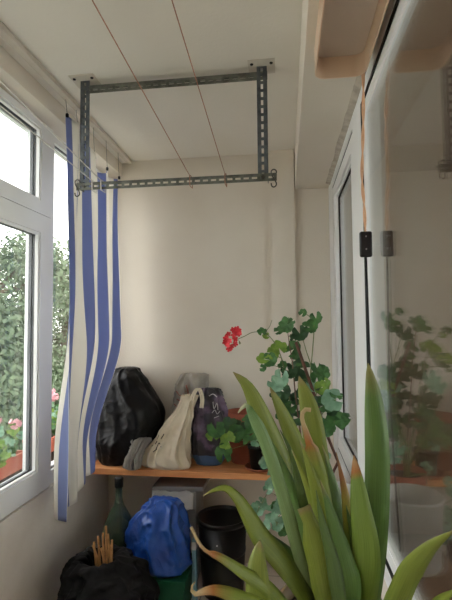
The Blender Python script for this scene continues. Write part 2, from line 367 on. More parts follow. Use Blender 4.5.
# drying frame of slotted steel angle -------------------------------------
def slotted(bm, o, d, s, t, L, W, T=.0025, pitch=.034, slot=(.022, .010)):
    """plate with a row of slots: o corner, d along, s across, t thickness direction"""
    o, d, s, t = map(Vector, (o, d, s, t))
    def slab(a0, a1, b0, b1):
        vs = [bm.verts.new(o+d*a+s*b+t*c) for c in (0, T) for a, b in ((a0, b0), (a1, b0), (a1, b1), (a0, b1))]
        for f in ((0,3,2,1),(4,5,6,7),(0,1,5,4),(1,2,6,5),(2,3,7,6),(3,0,4,7)): bm.faces.new([vs[i] for i in f])
    m0, m1 = W/2-slot[1]/2, W/2+slot[1]/2
    slab(0, L, 0, m0); slab(0, L, m1, W)
    n = int(L/pitch); off = (L-n*pitch)/2; prev = 0
    for i in range(n):
        a = off+i*pitch+(pitch-slot[0])/2
        slab(prev, a, m0, m1); prev = a+slot[0]
    slab(prev, L, m0, m1)
YF = 1.82
rack = thing('drying_frame', 'grey slotted steel angle frame hanging from the ceiling over the shelf', 'drying frame', (-.46, YF, ZC))
ZL = 2.045
for xc, sgn in ((-.853, 1), (-.082, -1)):
    bm = bmesh.new(); x0 = xc-.021
    slotted(bm, (x0, YF, ZL-.012), (0, 0, 1), (1, 0, 0), (0, 1, 0), ZC-ZL+.012, .042)
    slotted(bm, (x0 if sgn > 0 else x0+.0395, YF, ZL-.012), (0, 0, 1), (0, 1, 0), (1, 0, 0), ZC-ZL+.012, .04)
    finish('leg', bm, 'steel', rack)
    bm = bmesh.new(); box(bm, xc-.055, xc+.055, YF-.045, YF+.06, ZC-.004, ZC); pl = finish('ceiling_plate', bm, 'rail', rack)
    for q in (-.04, .04):
        bm = bmesh.new(); lathe(bm, [(.0001, ZC-.009), (.006, ZC-.008), (.007, ZC-.004)], xc+q, YF-.02, 12); finish('screw', bm, 'gasket', pl)
bm = bmesh.new()
slotted(bm, (-.874, YF+.001, 2.459), (1, 0, 0), (0, 0, 1), (0, 1, 0), .815, .034)
box(bm, -.874, -.06, YF, YF+.035, 2.491, 2.4935)
finish('top_bar', bm, 'steel_green', rack)
bm = bmesh.new()
slotted(bm, (-.888, YF-.004, 2.030), (1, 0, 0), (0, 0, 1), (0, 1, 0), .862, .032)
box(bm, -.888, -.026, YF-.004, YF+.03, 2.060, 2.0625)
finish('bottom_bar', bm, 'steel_green', rack)
for xc in (-.853, -.082):
    bm = bmesh.new(); tube(bm, [(xc, YF-.012, 2.046), (xc, YF+.01, 2.046)], .008, 6); finish('bolt', bm, 'wire', rack)
def s_hook(x, z, label):
    bm = bmesh.new(); y = YF-.009
    pts = [(x+.011, y, z-.004), (x+.009, y, z+.006), (x, y, z+.011), (x-.009, y, z+.006), (x-.010, y, z-.006), (x-.004, y, z-.020), (x+.003, y, z-.032), (x+.009, y, z-.044), (x+.009, y, z-.055), (x, y, z-.062), (x-.009, y, z-.057), (x-.011, y, z-.046)]
    tube(bm, catmull(pts, 40), .0028, 8)
    return tag(finish('hook', bm, 'wire', None, True), label, 'hook', 'wire hooks on the drying frame')
s_hook(-.880, 2.064, 'bent wire hook on the window end of the frame\'s bottom bar')
s_hook(-.038, 2.064, 'small wire hook at the beam end of the frame\'s bottom bar')
def line(x0, z0, x1, y1, z1, mat, label, r=.0016):
    a = Vector((x0, YF, z0)); d = (Vector((x1, y1, z1))-a)
    e = a + d*((-1.0-YF)/d.y)
    pts = [a.lerp(e, i/20)-Vector((0, 0, .03*(1-(2*i/20-1)**2)))*0 for i in range(21)]
    o = thing('clothesline', label, 'clothesline', tuple(a), 'clotheslines on the drying frame')
    bm = bmesh.new(); tube(bm, pts, r, 6); finish('cord', bm, mat, o)
    bm = bmesh.new()
    loop = [(x0+dx, YF+y_, z_) for dx, y_, z_ in ((0, -.008, 2.067), (.001, -.008, 2.026), (.002, .034, 2.026), (.003, .034, 2.067), (.004, -.007, 2.068))]
    tube(bm, loop, r*1.3, 6, caps=False); finish('knot', bm, mat, o)
line(-.387, 2.068, -.403, .891, 2.15, 'line_red', 'reddish clothesline tied near the middle of the bottom bar')
line(-.239, 2.068, -.233, .916, 2.15, 'line_red', 'reddish clothesline tied right of the middle of the bottom bar')
line(-.775, 2.068, -.828, 1.445, 2.152, 'line_white', 'white clothesline tied on the bottom bar in front of the curtain, upper of the pair', .0022)
line(-.815, 2.068, -.874, 1.514, 2.128, 'line_white', 'white clothesline tied beside the window end leg, lower of the pair', .0022)
# lamp: peach tray with an open underside ---------------------------------
lamp = thing('ceiling_lamp', 'peach plastic tray lamp under the beam with a hanging cord switch', 'lamp', (.175, 1.05, 2.28))
def rrect(x0, x1, y0, y1, r, n=8):
    out = []
    for cx, cy, a0 in ((x1-r, y1-r, 0), (x0+r, y1-r, 90), (x0+r, y0+r, 180), (x1-r, y0+r, 270)):
        for i in range(n+1):
            a = math.radians(a0+90*i/n); out.append((cx+r*math.cos(a), cy+r*math.sin(a)))
    return out
def shellring(bm, o1, i1, z0, z1):
    n = len(o1)
    A = [bm.verts.new((*p, z0)) for p in o1]; B = [bm.verts.new((*p, z1)) for p in o1]
    D = [bm.verts.new((*p, z0)) for p in i1]; E = [bm.verts.new((*p, z1)) for p in i1]
    for k in range(n):
        j = (k+1) % n
        for q in ((A[k], A[j], B[j], B[k]), (D[j], D[k], E[k], E[j]), (A[j], A[k], D[k], D[j]), (B[k], B[j], E[j], E[k])):
            f = bm.faces.new(q); f.smooth = False
bm = bmesh.new(); shellring(bm, rrect(.099, .252, .70, 1.38, .035), rrect(.103, .248, .704, 1.376, .031), 2.20, 2.2795); finish('shade', bm, 'peach', lamp)
bm = bmesh.new(); pr = rrect(.104, .247, .705, 1.375, .030)
v = [bm.verts.new((*p, 2.266)) for p in pr]; v2 = [bm.verts.new((*p, 2.279)) for p in pr]
bm.faces.new(v[::-1]); bm.faces.new(v2)
for k in range(len(v)): bm.faces.new((v[k], v[(k+1) % len(v)], v2[(k+1) % len(v)], v2[k]))
finish('diffuser', bm, 'diffuser', lamp)
bm = bmesh.new()
c0 = [(.245, 1.372, 2.235), (.250, 1.40, 2.20), (.252, 1.425, 2.10), (.250, 1.44, 2.0), (.247, 1.447, 1.9), (.252, 1.45, 1.82), (.254, 1.451, 1.735)]
pts = catmull(c0, 60)
for ph in (0, PI):
    tube(bm, [p+Vector((.0028*math.cos(i*.35+ph), .0028*math.sin(i*.35+ph), 0)) for i, p in enumerate(pts)], .0026, 6)
finish('cord', bm, 'cord_peach', lamp, True)
bm = bmesh.new(); box(bm, .2355, .2735, 1.442, 1.462, 1.655, 1.736); bevel(bm, .006, 3); sw = finish('switch', bm, 'black', lamp, True)
for dz in (.022, -.018):
    bm = bmesh.new(); tube(bm, [(.254, 1.4405, 1.697+dz), (.254, 1.443, 1.697+dz)], .0025, 8); finish('screw', bm, 'chrome', sw)
bm = bmesh.new(); tube(bm, catmull([(.254, 1.452, 1.656), (.256, 1.452, 1.45), (.257, 1.452, 1.25), (.250, 1.45, 1.0), (.240, 1.45, .76)], 30), .0035, 8); finish('lower_cord', bm, 'black', lamp, True)

# ================================================================== CURTAIN
def curtain():
    NU, NV = 150, 70
    bm = bmesh.new(); uvl = bm.loops.layers.uv.new('UVMap'); V = {}
    clips = [0.0, .16, .46, .72, 1.0]
    def ztop(u):
        z = 2.425-.10*min(1, max(0, (u-.2)/.3))
        if u > .55: z = 2.325+.02*min(1, (u-.55)/.3)
        for a, b, sg in zip(clips, clips[1:], (.01, .02, .05, .04)):
            if a <= u <= b: z -= sg*math.sin(PI*(u-a)/(b-a))
        return z
    def smooth(a, b, t):
        t = min(1, max(0, (t-a)/(b-a))); return t*t*(3-2*t)
    for i in range(NU+1):
        u = i/NU
        for j in range(NV+1):
            v = j/NV
            zt = ztop(u); zb = .60+.13*u-.015*math.sin(u*PI*5)
            z = zt+(zb-zt)*v
            y0 = 1.925-.05*smooth(1.9, .9, z)
            y1 = 2.19+.40*smooth(.85, 1.40, z)
            gath = smooth(2.2, .9, z)
            y = y0+(y1-y0)*(u+.018*math.sin(2*PI*(3.1*u)+1.3*gath))
            ph = 2*PI*3.4*u+1.1*math.sin(1.7*z+3*u)+.5
            x = -.988+(.018+.020*gath)*math.sin(ph)+.012*noise.noise((u*9, z*1.7, 2))-.012*smooth(.3, 1, u)
            V[i, j] = bm.verts.new((x, y, z))
    for i in range(NU):
        for j in range(NV):
            f = bm.faces.new((V[i, j], V[i+1, j], V[i+1, j+1], V[i, j+1])); f.smooth = True
            for lp, (a, b) in zip(f.loops, ((i, j), (i+1, j), (i+1, j+1), (i, j+1))): lp[uvl].uv = (a/NU*6.6+.2-.35*b/NV, b/NV)
    root = thing('curtain', 'blue and cream striped curtain hanging at the left window', 'curtain', (-.99, 2.2, .6))
    cl = finish('cloth', bm, 'curtain', root)
    md = cl.modifiers.new('thick', 'SOLIDIFY'); md.thickness = .0015
    for u in clips:
        i = round(u*NU); p = V[i, 0] if False else None
    return root, clips, ztop
cur, clips, ztop = curtain()
for u in clips:
    y = 1.925+(2.59-1.925)*u*(.99); z = ztop(u); x = -.99
    bm = bmesh.new(); box(bm, x-.004, x+.008, y-.006, y+.006, z-.014, z+.004); bevel(bm, .002, 1); cp = finish('clip', bm, 'gasket', cur)
    bm = bmesh.new(); tube(bm, [(x+.002, y, z), (x-.004, y+.004, z+.5*(2.494-z)), (x-.006, y, 2.497)], .0013, 6); finish('hanger', bm, 'wire', cp)

# ================================================================== SHELF
ZS = .642
sh = thing('shelf', 'orange brown wooden shelf board across the back wall', 'shelf', (-.56, 2.63, ZS-.034))
bm = bmesh.new(); box(bm, -1.132, -.088, 2.462, 2.797, ZS-.034, ZS); bevel(bm, .003, 2); finish('board', bm, 'wood_shelf', sh)
for x in (-.85, -.30):
    bm = bmesh.new(); box(bm, x-.012, x+.012, 2.70, 2.798, ZS-.040, ZS-.034); box(bm, x-.012, x+.012, 2.792, 2.798, ZS-.11, ZS-.034); finish('bracket', bm, 'rail', sh)

# bags -----------------------------------------------------------------
def sack(name, rings, mat, parent=None, seg=120, rows=80, amp=.012, freq=9, folds=7, fold=.02, pw=2.3, seed=0, ymax=None, xmin=None):
    """rings: (z, cx, cy, rx, ry) from the ground up; creased by folds that gather upwards"""
    Z = catmull([(r[0], r[1], r[2]) for r in rings], rows); R = catmull([(r[3], r[4], 0) for r in rings], rows)
    bm = bmesh.new(); rg = []
    for j in range(rows):
        z, cx, cy = Z[j]; rx, ry, _ = R[j]; t = j/(rows-1); row = []
        for k in range(seg):
            a = 2*PI*k/seg; c, s = math.cos(a), math.sin(a)
            q = (abs(c)**pw+abs(s)**pw)**(-1/pw)
            p = Vector((cx+max(rx, .002)*q*c, cy+max(ry, .002)*q*s, z))
            cr = math.sin(folds*a+4*t+seed+2.2*noise.noise((c*1.5, s*1.5, t*2+seed)))
            rid = 1-abs(noise.noise((p.x*freq+seed, p.y*freq, p.z*freq)))*2
            lump = noise.noise((p.x*freq*.45, p.y*freq*.45, p.z*freq*.45+seed))
            k_ = min(1, t*6)
            r2 = 1-abs(noise.noise((p.x*freq*2.1+seed, p.y*freq*2.1+3, p.z*freq*1.3)))*2
            d = fold*max(rx, .004)/.15*(1-2*abs(cr))*.6*(.35+.65*t)*k_+amp*(rid*.9+lump+.55*r2)*k_*min(1, max(rx, .01)/.06)
            p += Vector((c, s, 0))*d
            if ymax is not None: p.y = min(p.y, ymax)
            if xmin is not None: p.x = max(p.x, xmin)
            row.append(bm.verts.new(p))
        rg.append(row)
    for a, b in zip(rg, rg[1:]):
        for k in range(seg):
            f = bm.faces.new((a[k], a[(k+1) % seg], b[(k+1) % seg], b[k])); f.smooth = True
    bm.faces.new(rg[0][::-1]); bm.faces.new(rg[-1])
    return finish(name, bm, mat, parent)
tag(sack('bin_bag', [(ZS+.001, -1.0, 2.62, .095, .115), (.68, -.99, 2.62, .115, .13), (.80, -.940, 2.61, .175, .15), (.93, -.925, 2.615, .18, .155), (1.03, -.94, 2.62, .15, .14),
     (1.11, -.955, 2.63, .112, .11), (1.165, -.965, 2.64, .075, .085), (1.19, -.955, 2.64, .045, .045), (1.195, -.955, 2.64, .004, .004)], 'binbag', amp=.014, freq=7, folds=5, fold=.025, seed=1.3, ymax=2.795, xmin=-1.125),
    'full black bin bag on the shelf beside the curtain', 'bin bag')
g = sack('plastic_bag', [(ZS+.001, -.615, 2.735, .065, .04), (.75, -.615, 2.735, .082, .042), (.92, -.605, 2.74, .076, .04), (1.04, -.58, 2.74, .080, .04), (1.12, -.565, 2.735, .072, .03), (1.145, -.56, 2.74, .055, .016), (1.147, -.56, 2.74, .01, .004)],
         'greybag', amp=.011, folds=5, fold=.06, seed=4.1, ymax=2.795)
tag(g, 'tall translucent grey bag with faint red print leaning on the wall', 'plastic bag')
def print_strokes(name, host, strokes, mat, r, Yback):
    """short printed strokes laid on the host's surface: pixel polylines cast on its mesh"""
    from mathutils.bvhtree import BVHTree
    me = host.data
    bv = BVHTree.FromPolygons([v.co.copy() for v in me.vertices], [tuple(p.vertices) for p in me.polygons])
    bm = bmesh.new(); any_ = False
    for st in strokes:
        pts = []
        for x, y in st:
            d = (P(x, y, 2.6)-EYE).normalized(); hit, nrm, _, _ = bv.ray_cast(EYE, d)
            if hit is None: continue
            pts.append(hit-d*.0015)
        if len(pts) > 1: tube(bm, catmull(pts, 10) if len(pts) > 2 else pts, r, 5); any_ = True
    if any_: return finish(name, bm, mat, host)
    bm.free()
print_strokes('print', g, [[(176, 391), (181, 396), (186, 391)], [(177, 399), (184, 404)], [(186, 385), (188, 394), (183, 400)], [(174, 404), (180, 409)], [(171, 412), (176, 416)]], 'ink_red', .0030, 2.7)
cb = thing('paper_bag', 'cream bag with black writing, its neck leaning right', 'bag', (-.65, 2.56, ZS))
b = sack('body', [(ZS+.001, -.668, 2.515, .120, .045), (.665, -.675, 2.515, .138, .052), (.72, -.675, 2.515, .122, .048), (.80, -.645, 2.52, .092, .044), (.88, -.61, 2.525, .066, .04), (.95, -.58, 2.53, .048, .036), (1.01, -.558, 2.535, .040, .032), (1.045, -.548, 2.535, .042, .032), (1.035, -.546, 2.535, .034, .025), (.99, -.56, 2.535, .026, .018)],
     'cream', cb, amp=.008, freq=11, folds=5, fold=.055, seed=7.7, pw=2.0)
print_strokes('print', b, [[(152, 446), (154, 437), (156, 443), (159, 435)], [(156, 449), (159, 443), (161, 447)], [(161, 439), (164, 434)], [(153, 452), (157, 449)]], 'ink', .0026, 2.5)
bm = bmesh.new()
for dx in (0, .012):
    tube(bm, catmull([(-.532+dx, 2.505, 1.02), (-.515+dx, 2.495, 1.07), (-.49+dx, 2.50, 1.085), (-.475+dx, 2.505, 1.03), (-.48+dx, 2.508, .98)], 24), .006, 6)
finish('handle', bm, 'cream', cb, True)
tag(sack('film_bag', [(ZS+.001, -0.860, 2.462, .030, .018), (.66, -0.860, 2.463, .040, .022), (.70, -0.853, 2.466, .036, .022), (.74, -0.837, 2.47, .030, .018), (.765, -0.825, 2.472, .036, .014), (.80, -0.810, 2.475, .040, .008), (.815, -0.800, 2.476, .030, .004)], 'film', amp=.010, freq=20, folds=7, fold=.12, seed=2.2),
    'crumpled clear film bag between the black bin bag and the cream bag', 'plastic bag')
def pattern_mat():
    k = NT('purple_printed_plastic')
    tc = k.n('ShaderNodeTexCoord'); nz = k.n('ShaderNodeTexNoise'); nz.inputs['Scale'].default_value = 11; nz.inputs['Detail'].default_value = 3
    k.l(tc.outputs['Object'], nz.inputs['Vector'])
    a = k.ramp(nz.outputs['Fac'], [(.38, (24, 21, 28)), (.52, (46, 38, 52)), (.6, (96, 78, 102)), (.72, (120, 104, 126))])
    sp = k.n('ShaderNodeSeparateXYZ'); k.l(tc.outputs['Object'], sp.inputs[0])
    m = k.n('ShaderNodeMath', operation='LESS_THAN'); k.l(sp.outputs[2], m.inputs[0]); m.inputs[1].default_value = .70
    mx = k.n('ShaderNodeMixRGB'); k.l(m.outputs[0], mx.inputs[0]); k.l(a, mx.inputs[1]); mx.inputs[2].default_value = rgba((70, 96, 132))
    k.l(mx.outputs[0], k.b.inputs['Base Color']); k.b.inputs['Roughness'].default_value = .35
    return k.m
MAT['pattern'] = pattern_mat()
pb = sack('soil_bag', [(ZS+.001, -.452, 2.625, .075, .055), (.70, -.452, 2.625, .088, .055), (.82, -.450, 2.625, .086, .055), (.93, -.448, 2.625, .084, .05), (1.0, -.452, 2.61, .078, .042), (1.05, -.455, 2.615, .066, .026), (1.075, -.458, 2.615, .050, .012), (1.076, -.458, 2.615, .01, .003)],
          'pattern', amp=.010, folds=5, fold=.05, seed=5.5, pw=2.6)
tag(pb, 'dark purple printed plastic bag next to the terracotta pot', 'bag')
print_strokes('print', pb, [[(213, 402), (214, 409), (217, 403), (218, 410)], [(212, 413), (215, 410), (217, 414), (220, 411)], [(209, 396), (213, 394), (217, 397)], [(214, 418), (219, 416)]], 'ink_white', .0022, 2.5)

# pots ------------------------------------------------------------------
def pot(bm, cx, cy, z0, z1, rb, rt_, rim=.02, th=.006, seg=44):
    lathe(bm, [(.0001, z0), (rb, z0), (rt_-.006, z1-rim), (rt_, z1-rim+.001), (rt_, z1), (rt_-th, z1), (rt_-th-.006, z1-rim), (rb-th, z0+.01), (.0001, z0+.01)], cx, cy, seg)
def soil(par, cx, cy, z, r):
    bm = bmesh.new(); lathe(bm, [(.0001, z+.004), (r*.5, z+.006), (r, z), (r, z-.02), (.0001, z-.02)], cx, cy, 32); return finish('soil', bm, 'soil', par)
tp = thing('flower_pot', 'large terracotta flower pot at the back of the shelf', 'flower pot', (-.25, 2.685, ZS))
bm = bmesh.new(); pot(bm, -.25, 2.685, ZS+.001, .932, .078, .110, .05, .008); finish('body', bm, 'terracotta', tp); soil(tp, -.25, 2.685, .895, .09)

# geranium leaf ----------------------------------------------------------
def leaf_round(bm, c, nrm, diam, mi, lobes=5, spin=0., cup=.18):
    nrm = Vector(nrm).normalized(); t = nrm.orthogonal().normalized(); t.rotate(Matrix.Rotation(spin, 3, nrm)); b = nrm.cross(t)
    n = 30; R = diam/2
    ctr = bm.verts.new(c); prev = None; rings = []
    for fr in (.5, 1.0):
        row = []
        for k in range(n+1):
            a = math.radians(18)+(2*PI-math.radians(36))*k/n
            lob = .82+.18*abs(math.cos(lobes*.5*(a-PI)))**.7+.03*math.sin(a*23)
            r = R*fr*(lob if fr == 1 else .9*(.5+.5*lob)+.05)
            h = cup*R*fr*fr*(1+.6*math.cos(lobes*(a-PI)))-.10*R*fr*math.cos(a-PI)
            row.append(bm.verts.new(Vector(c)+t*(r*math.cos(a))+b*(r*math.sin(a))+nrm*h))
        rings.append(row)
    for k in range(n):
        f = bm.faces.new((ctr, rings[0][k], rings[0][k+1])); f.material_index = mi; f.smooth = True
        f = bm.faces.new((rings[0][k], rings[1][k], rings[1][k+1], rings[0][k+1])); f.material_index = mi; f.smooth = True
def petals(bm, c, n, a0, sc):
    nn = n.normalized(); t = nn.orthogonal().normalized(); b = nn.cross(t)
    for k in range(5):
        a = a0+2*PI*k/5; d = (t*math.cos(a)+b*math.sin(a))*sc; e = (t*-math.sin(a)+b*math.cos(a))*sc
        bm.faces.new([bm.verts.new(c+d*r_+e*s_+nn*h_) for r_, s_, h_ in ((0, 0, 0), (.007, .005, .002), (.012, .005, .004), (.0145, 0, .003), (.012, -.005, .004), (.007, -.005, .002))])
GM = ['gl1', 'gl2', 'gl3', 'gl4']
def geranium_leaves(specs, stems_from, par, depth=None, rnd=random.Random(3), face=(.0, -1., .55), stemr=.0016):
    fb, sb = bmesh.new(), bmesh.new()
    for x, y, dpx, mi, Y in specs:
        p = P(x, y, Y); n = Vector(face)+Vector((rnd.uniform(-.6, .6), rnd.uniform(-.3, .3), rnd.uniform(-.45, .45)))
        leaf_round(fb, p, n, dpx*Y*1.02/450*1.12, mi, rnd.choice((5, 5, 6)), rnd.uniform(0, 6.28))
        q = min((Vector(s) for s in stems_from), key=lambda s: (s-p).length+.4*max(0, s.z-p.z+.01))
        mid = (p+q)/2+Vector((0, .01, .012)); tube(sb, catmull([q, mid, p+Vector((0, .002, 0))], 8), stemr, 5)
    return fb, sb
bp = thing('potted_plant', 'small round leaved plant in a black pot on a terracotta saucer', 'plant', (-.155, 2.55, ZS))
bm = bmesh.new(); lathe(bm, [(.0001, ZS+.001), (.066, ZS+.001), (.080, ZS+.018), (.083, ZS+.018), (.076, ZS+.006), (.0001, ZS+.006)], -.155, 2.55, 40); finish('saucer', bm, 'terracotta', bp)
bm = bmesh.new(); pot(bm, -.155, 2.55, ZS+.007, .775, .050, .066, .018, .004); finish('pot', bm, 'black', bp); soil(bp, -.155, 2.55, .762, .056)
src = [(-.155+.02*math.cos(a), 2.545+.02*math.sin(a), .77) for a in (0, 1.5, 3, 4.5)]
sp = [(216,430,17,0,2.46),(213,436,13,3,2.45),(229,426,16,1,2.5),(228,441,17,3,2.44),(223,453,17,0,2.43),(236,433,16,0,2.49),(248,429,16,1,2.52),(254,433,17,0,2.47),(240,425,14,1,2.56),(256,441,11,2,2.46),(243,438,13,0,2.47),(262,428,14,1,2.5),(248,421,11,0,2.56),(265,463,11,2,2.44),(264,437,14,0,2.48),(252,424,15,0,2.5)]
fb, sb = geranium_leaves(sp, src, bp, rnd=random.Random(5)); finish('foliage', fb, GM, bp); finish('stems', sb, 'gstem', bp)

# ================================================================== UNDER THE SHELF
bt = thing('bottle', 'tall green glass demijohn bottle with a black cap in the corner', 'bottle', (-.905, 2.38, 0))
bm = bmesh.new(); lathe(bm, [(.0001, .001), (.085, .002), (.092, .02), (.094, .22), (.090, .32), (.072, .40), (.042, .455), (.024, .49), (.0185, .52), (.0175, .585), (.021, .588), (.021, .598), (.0001, .599)], -.905, 2.38, 40); finish('body', bm, 'bottle', bt)
bm = bmesh.new(); lathe(bm, [(.022, .575), (.023, .58), (.023, .622), (.020, .627), (.0001, .628)], -.905, 2.38, 24); finish('cap', bm, 'black', bt)
tag(sack('rubbish_sack', [(.001, -.79, 2.0, .17, .16), (.06, -.80, 1.985, .205, .18), (.20, -.81, 1.985, .21, .18), (.30, -.82, 2.01, .17, .165), (.36, -.855, 2.03, .12, .12), (.385, -.865, 2.04, .085, .085), (.37, -.865, 2.04, .055, .055), (.30, -.865, 2.04, .04, .04)], 'soot', amp=.024, freq=10, folds=7, fold=.03, seed=9.1, xmin=-1.12),
    'lumpy black sack on the floor in the left corner', 'sack')
rs = random.Random(11)
for i, (x0, y0, x1, y1) in enumerate([(97, 566, 94, 542), (101, 568, 98, 536), (104, 565, 103, 533), (107, 568, 106, 526), (110, 562, 108, 534), (112, 566, 112, 540), (108, 572, 101, 548), (104, 570, 110, 545), (100, 562, 93, 545), (113, 570, 111, 548)]):
    a = P(x0, y0+8, 2.03); bq = P(x1, y1, 2.02+.02*rs.random())
    bm = bmesh.new(); tube(bm, [a, a.lerp(bq, .5)+Vector((rs.uniform(-.004, .004), 0, 0)), bq], [.006, .0055, .005], 7)
    tag(finish('dry_stick', bm, 'stick'), 'short light brown dry stick standing in the black sack', 'stick', 'dry sticks in the black sack')
# green crate with a wall, rim and open slots
cr = thing('crate', 'dark green plastic crate under the blue bag', 'crate', (-.63, 2.36, 0))
bm = bmesh.new()
for y in (2.225, 2.485):
    box(bm, -.735, -.515, y, y+.006, .0, .15)
for x in (-.735, -.521): box(bm, x, x+.006, 2.231, 2.485, 0, .15)
box(bm, -.735, -.515, 2.225, 2.491, .0005, .008); finish('body', bm, 'green_crate', cr)
bm = bmesh.new(); 
for b_ in ((-.743, -.507, 2.217, 2.233, .15, .178), (-.743, -.507, 2.483, 2.499, .15, .178), (-.743, -.727, 2.233, 2.483, .15, .178), (-.523, -.507, 2.233, 2.483, .15, .178)): box(bm, *b_)
finish('rim', bm, 'green_crate', cr)
bm = bmesh.new(); box(bm, -.745, -.505, 2.215, 2.50, .178, .19); finish('lid', bm, 'green_crate', cr)
tag(sack('blue_bag', [(.192, -0.634, 2.335, .095, .09), (.21, -0.639, 2.335, .118, .105), (.28, -0.659, 2.335, .138, .115), (.37, -0.674, 2.335, .138, .112), (.44, -0.669, 2.34, .118, .095), (.485, -0.649, 2.345, .095, .07), (.515, -0.634, 2.35, .065, .045), (.535, -0.654, 2.35, .05, .02), (.537, -0.654, 2.35, .01, .004)], 'blue', amp=.020, freq=9, folds=5, fold=.04, seed=6.4),
    'bright blue plastic bag on top of the green crate', 'plastic bag')
gb = thing('storage_box', 'grey storage box with a loose lid against the back wall', 'box', (-.63, 2.66, 0))
bm = bmesh.new(); box(bm, -.755, -.515, 2.545, 2.775, .001, .505); bevel(bm, .006, 2); finish('body', bm, 'greybox', gb)
bm = bmesh.new(); box(bm, -.77, -.47, 2.535, 2.785, .505, .53); bevel(bm, .006, 2); bmesh.ops.rotate(bm, verts=bm.verts, cent=(-.63, 2.66, .52), matrix=Matrix.Rotation(math.radians(-1.5), 3, 'Y')); finish('lid', bm, 'greybox', gb)
bm = bmesh.new()
grid = {}
for i in range(17):
    for j in range(9):
        grid[i, j] = bm.verts.new((-.765+.24*i/16, 2.533-.004*j+.008*noise.noise((i*.4, j*.5, 1)), .508-.011*j+.012*noise.noise((i*.35, j*.4, 5))))
for i in range(16):
    for j in range(8): bm.faces.new((grid[i, j], grid[i+1, j], grid[i+1, j+1], grid[i, j+1])).smooth = True
o = finish('liner', bm, 'whitebag', gb); o.modifiers.new('thick', 'SOLIDIFY').thickness = .003
bn = thing('waste_bin', 'tall round black waste bin under the shelf', 'bin', (-.36, 2.50, 0))
bm = bmesh.new(); lathe(bm, [(.0001, .001), (.108, .001), (.112, .01), (.134, .385), (.130, .385), (.106, .02), (.0001, .02)], -.36, 2.50, 56); finish('body', bm, 'black', bn)
bm = bmesh.new(); lathe(bm, [(.134, .375), (.141, .376), (.142, .398), (.138, .402), (.131, .40), (.130, .375)], -.36, 2.50, 56); finish('rim', bm, 'black', bn)
bm = bmesh.new(); tube(bm, [P(217, 546, 2.362), P(217, 546, 2.370)], .004, 10); finish('rivet', bm, 'chrome', bn)
bm = bmesh.new(); lathe(bm, [(.1235, .215), (.1265, .217), (.1275, .232), (.1245, .234)], -.36, 2.50, 56); finish('band', bm, 'black', bn)
ct = thing('carton', 'slim pale blue carton squeezed beside the black bin', 'carton', (-.497, 2.37, 0))
bm = bmesh.new(); box(bm, -.5, -.478, 2.35, 2.39, .001, .33); bevel(bm, .002, 1); finish('body', bm, 'teal', ct)
bm = bmesh.new(); box(bm, -.5005, -.4775, 2.3495, 2.3905, .28, .32); finish('band', bm, 'whitebag', ct)

# ================================================================== PLANT BENCH AND WHAT IT CARRIES
ZB = .62
be = thing('plant_bench', 'low brown wooden plant bench beneath the inner window', 'bench', (.14, 1.5, 0))
bm = bmesh.new(); box(bm, .02, .268, .80, 2.24, ZB-.025, ZB); bevel(bm, .003, 2); finish('top', bm, 'wood_dark', be)
for x, y in ((.05, .86), (.238, .86), (.05, 2.18), (.238, 2.18)):
    bm = bmesh.new(); box(bm, x-.016, x+.016, y-.016, y+.016, 0, ZB-.025); bevel(bm, .002, 1); finish('leg', bm, 'wood_dark', be)
bm = bmesh.new(); box(bm, .042, .058, .88, 2.16, ZB-.075, ZB-.025); box(bm, .230, .246, .88, 2.16, ZB-.075, ZB-.025); finish('apron', bm, 'wood_dark', be)
tb = thing('plastic_tub', 'milky translucent plastic tub standing between the two potted plants', 'tub', (.155, 1.66, ZB))
bm = bmesh.new(); lathe(bm, [(.0001, ZB+.001), (.082, ZB+.001), (.088, ZB+.01), (.100, .845), (.105, .848), (.105, .856), (.098, .856), (.085, ZB+.012), (.0001, ZB+.012)], .150, 1.66, 48); finish('body', bm, 'tub', tb)
# geranium ---------------------------------------------------------------
ge = thing('geranium', 'tall leggy geranium with one red flower head in a terracotta pot', 'plant', (.06, 2.06, ZB))
gx, gy = .085, 2.06
bm = bmesh.new(); pot(bm, gx, gy, ZB+.001, .81, .075, .100, .035, .007); finish('pot', bm, 'terracotta', ge); soil(ge, gx, gy, .785, .084)
YG = 2.05
def PP(l): return [P(*p) for p in l]
root0 = Vector((gx-.02, gy, .785)); stems = []
main = [ [(298,440,2.05),(292,415,2.05),(289,395,2.05),(286,378,2.05),(282,360,2.04),(276,345,2.04),(268,335,2.03),(262,333,2.03)],
         [(300,430,2.05),(296,400,2.06),(294,380,2.06),(292,360,2.06),(289,342,2.06),(287,325,2.06)],
         [(306,440,2.07),(308,410,2.07),(310,385,2.07),(311,368,2.06),(313,345,2.06),(314,325,2.06),(311,318,2.06),(303,312,2.06)],
         [(306,430,2.07),(309,390,2.07),(311,368,2.06),(306,350,2.05),(302,336,2.05)],
         [(303,445,2.03),(316,425,2.01),(325,410,1.99),(336,402,1.97)],
         [(303,450,2.02),(320,436,1.98),(335,424,1.95),(346,419,1.93)],
         [(306,440,2.05),(312,412,2.05),(317,390,2.05),(320,374,2.04)],
         [(296,450,2.02),(284,425,2.0),(276,405,2.0),(272,395,2.0)] ]
bmS = bmesh.new(); bmB = bmesh.new(); anchor = []
for i, l in enumerate(main):
    pts = catmull([root0+Vector((.01*math.cos(i), .02*math.sin(i), 0))]+PP(l), 26)
    tube(bmB if i in (1,) else bmS, pts, [.0045-.003*j/25 for j in range(26)], 7); anchor += pts[6:]
fl = catmull(PP([(265, 334, 2.03), (259, 332, 2.03), (252, 332.5, 2.02), (245, 336, 2.01), (238, 339, 2.0)]), 16)
tube(bmS, fl, .0018, 6)
tube(bmS, PP([(265, 333, 2.03), (270, 326, 2.03), (272, 320, 2.03)]), .0013, 5)
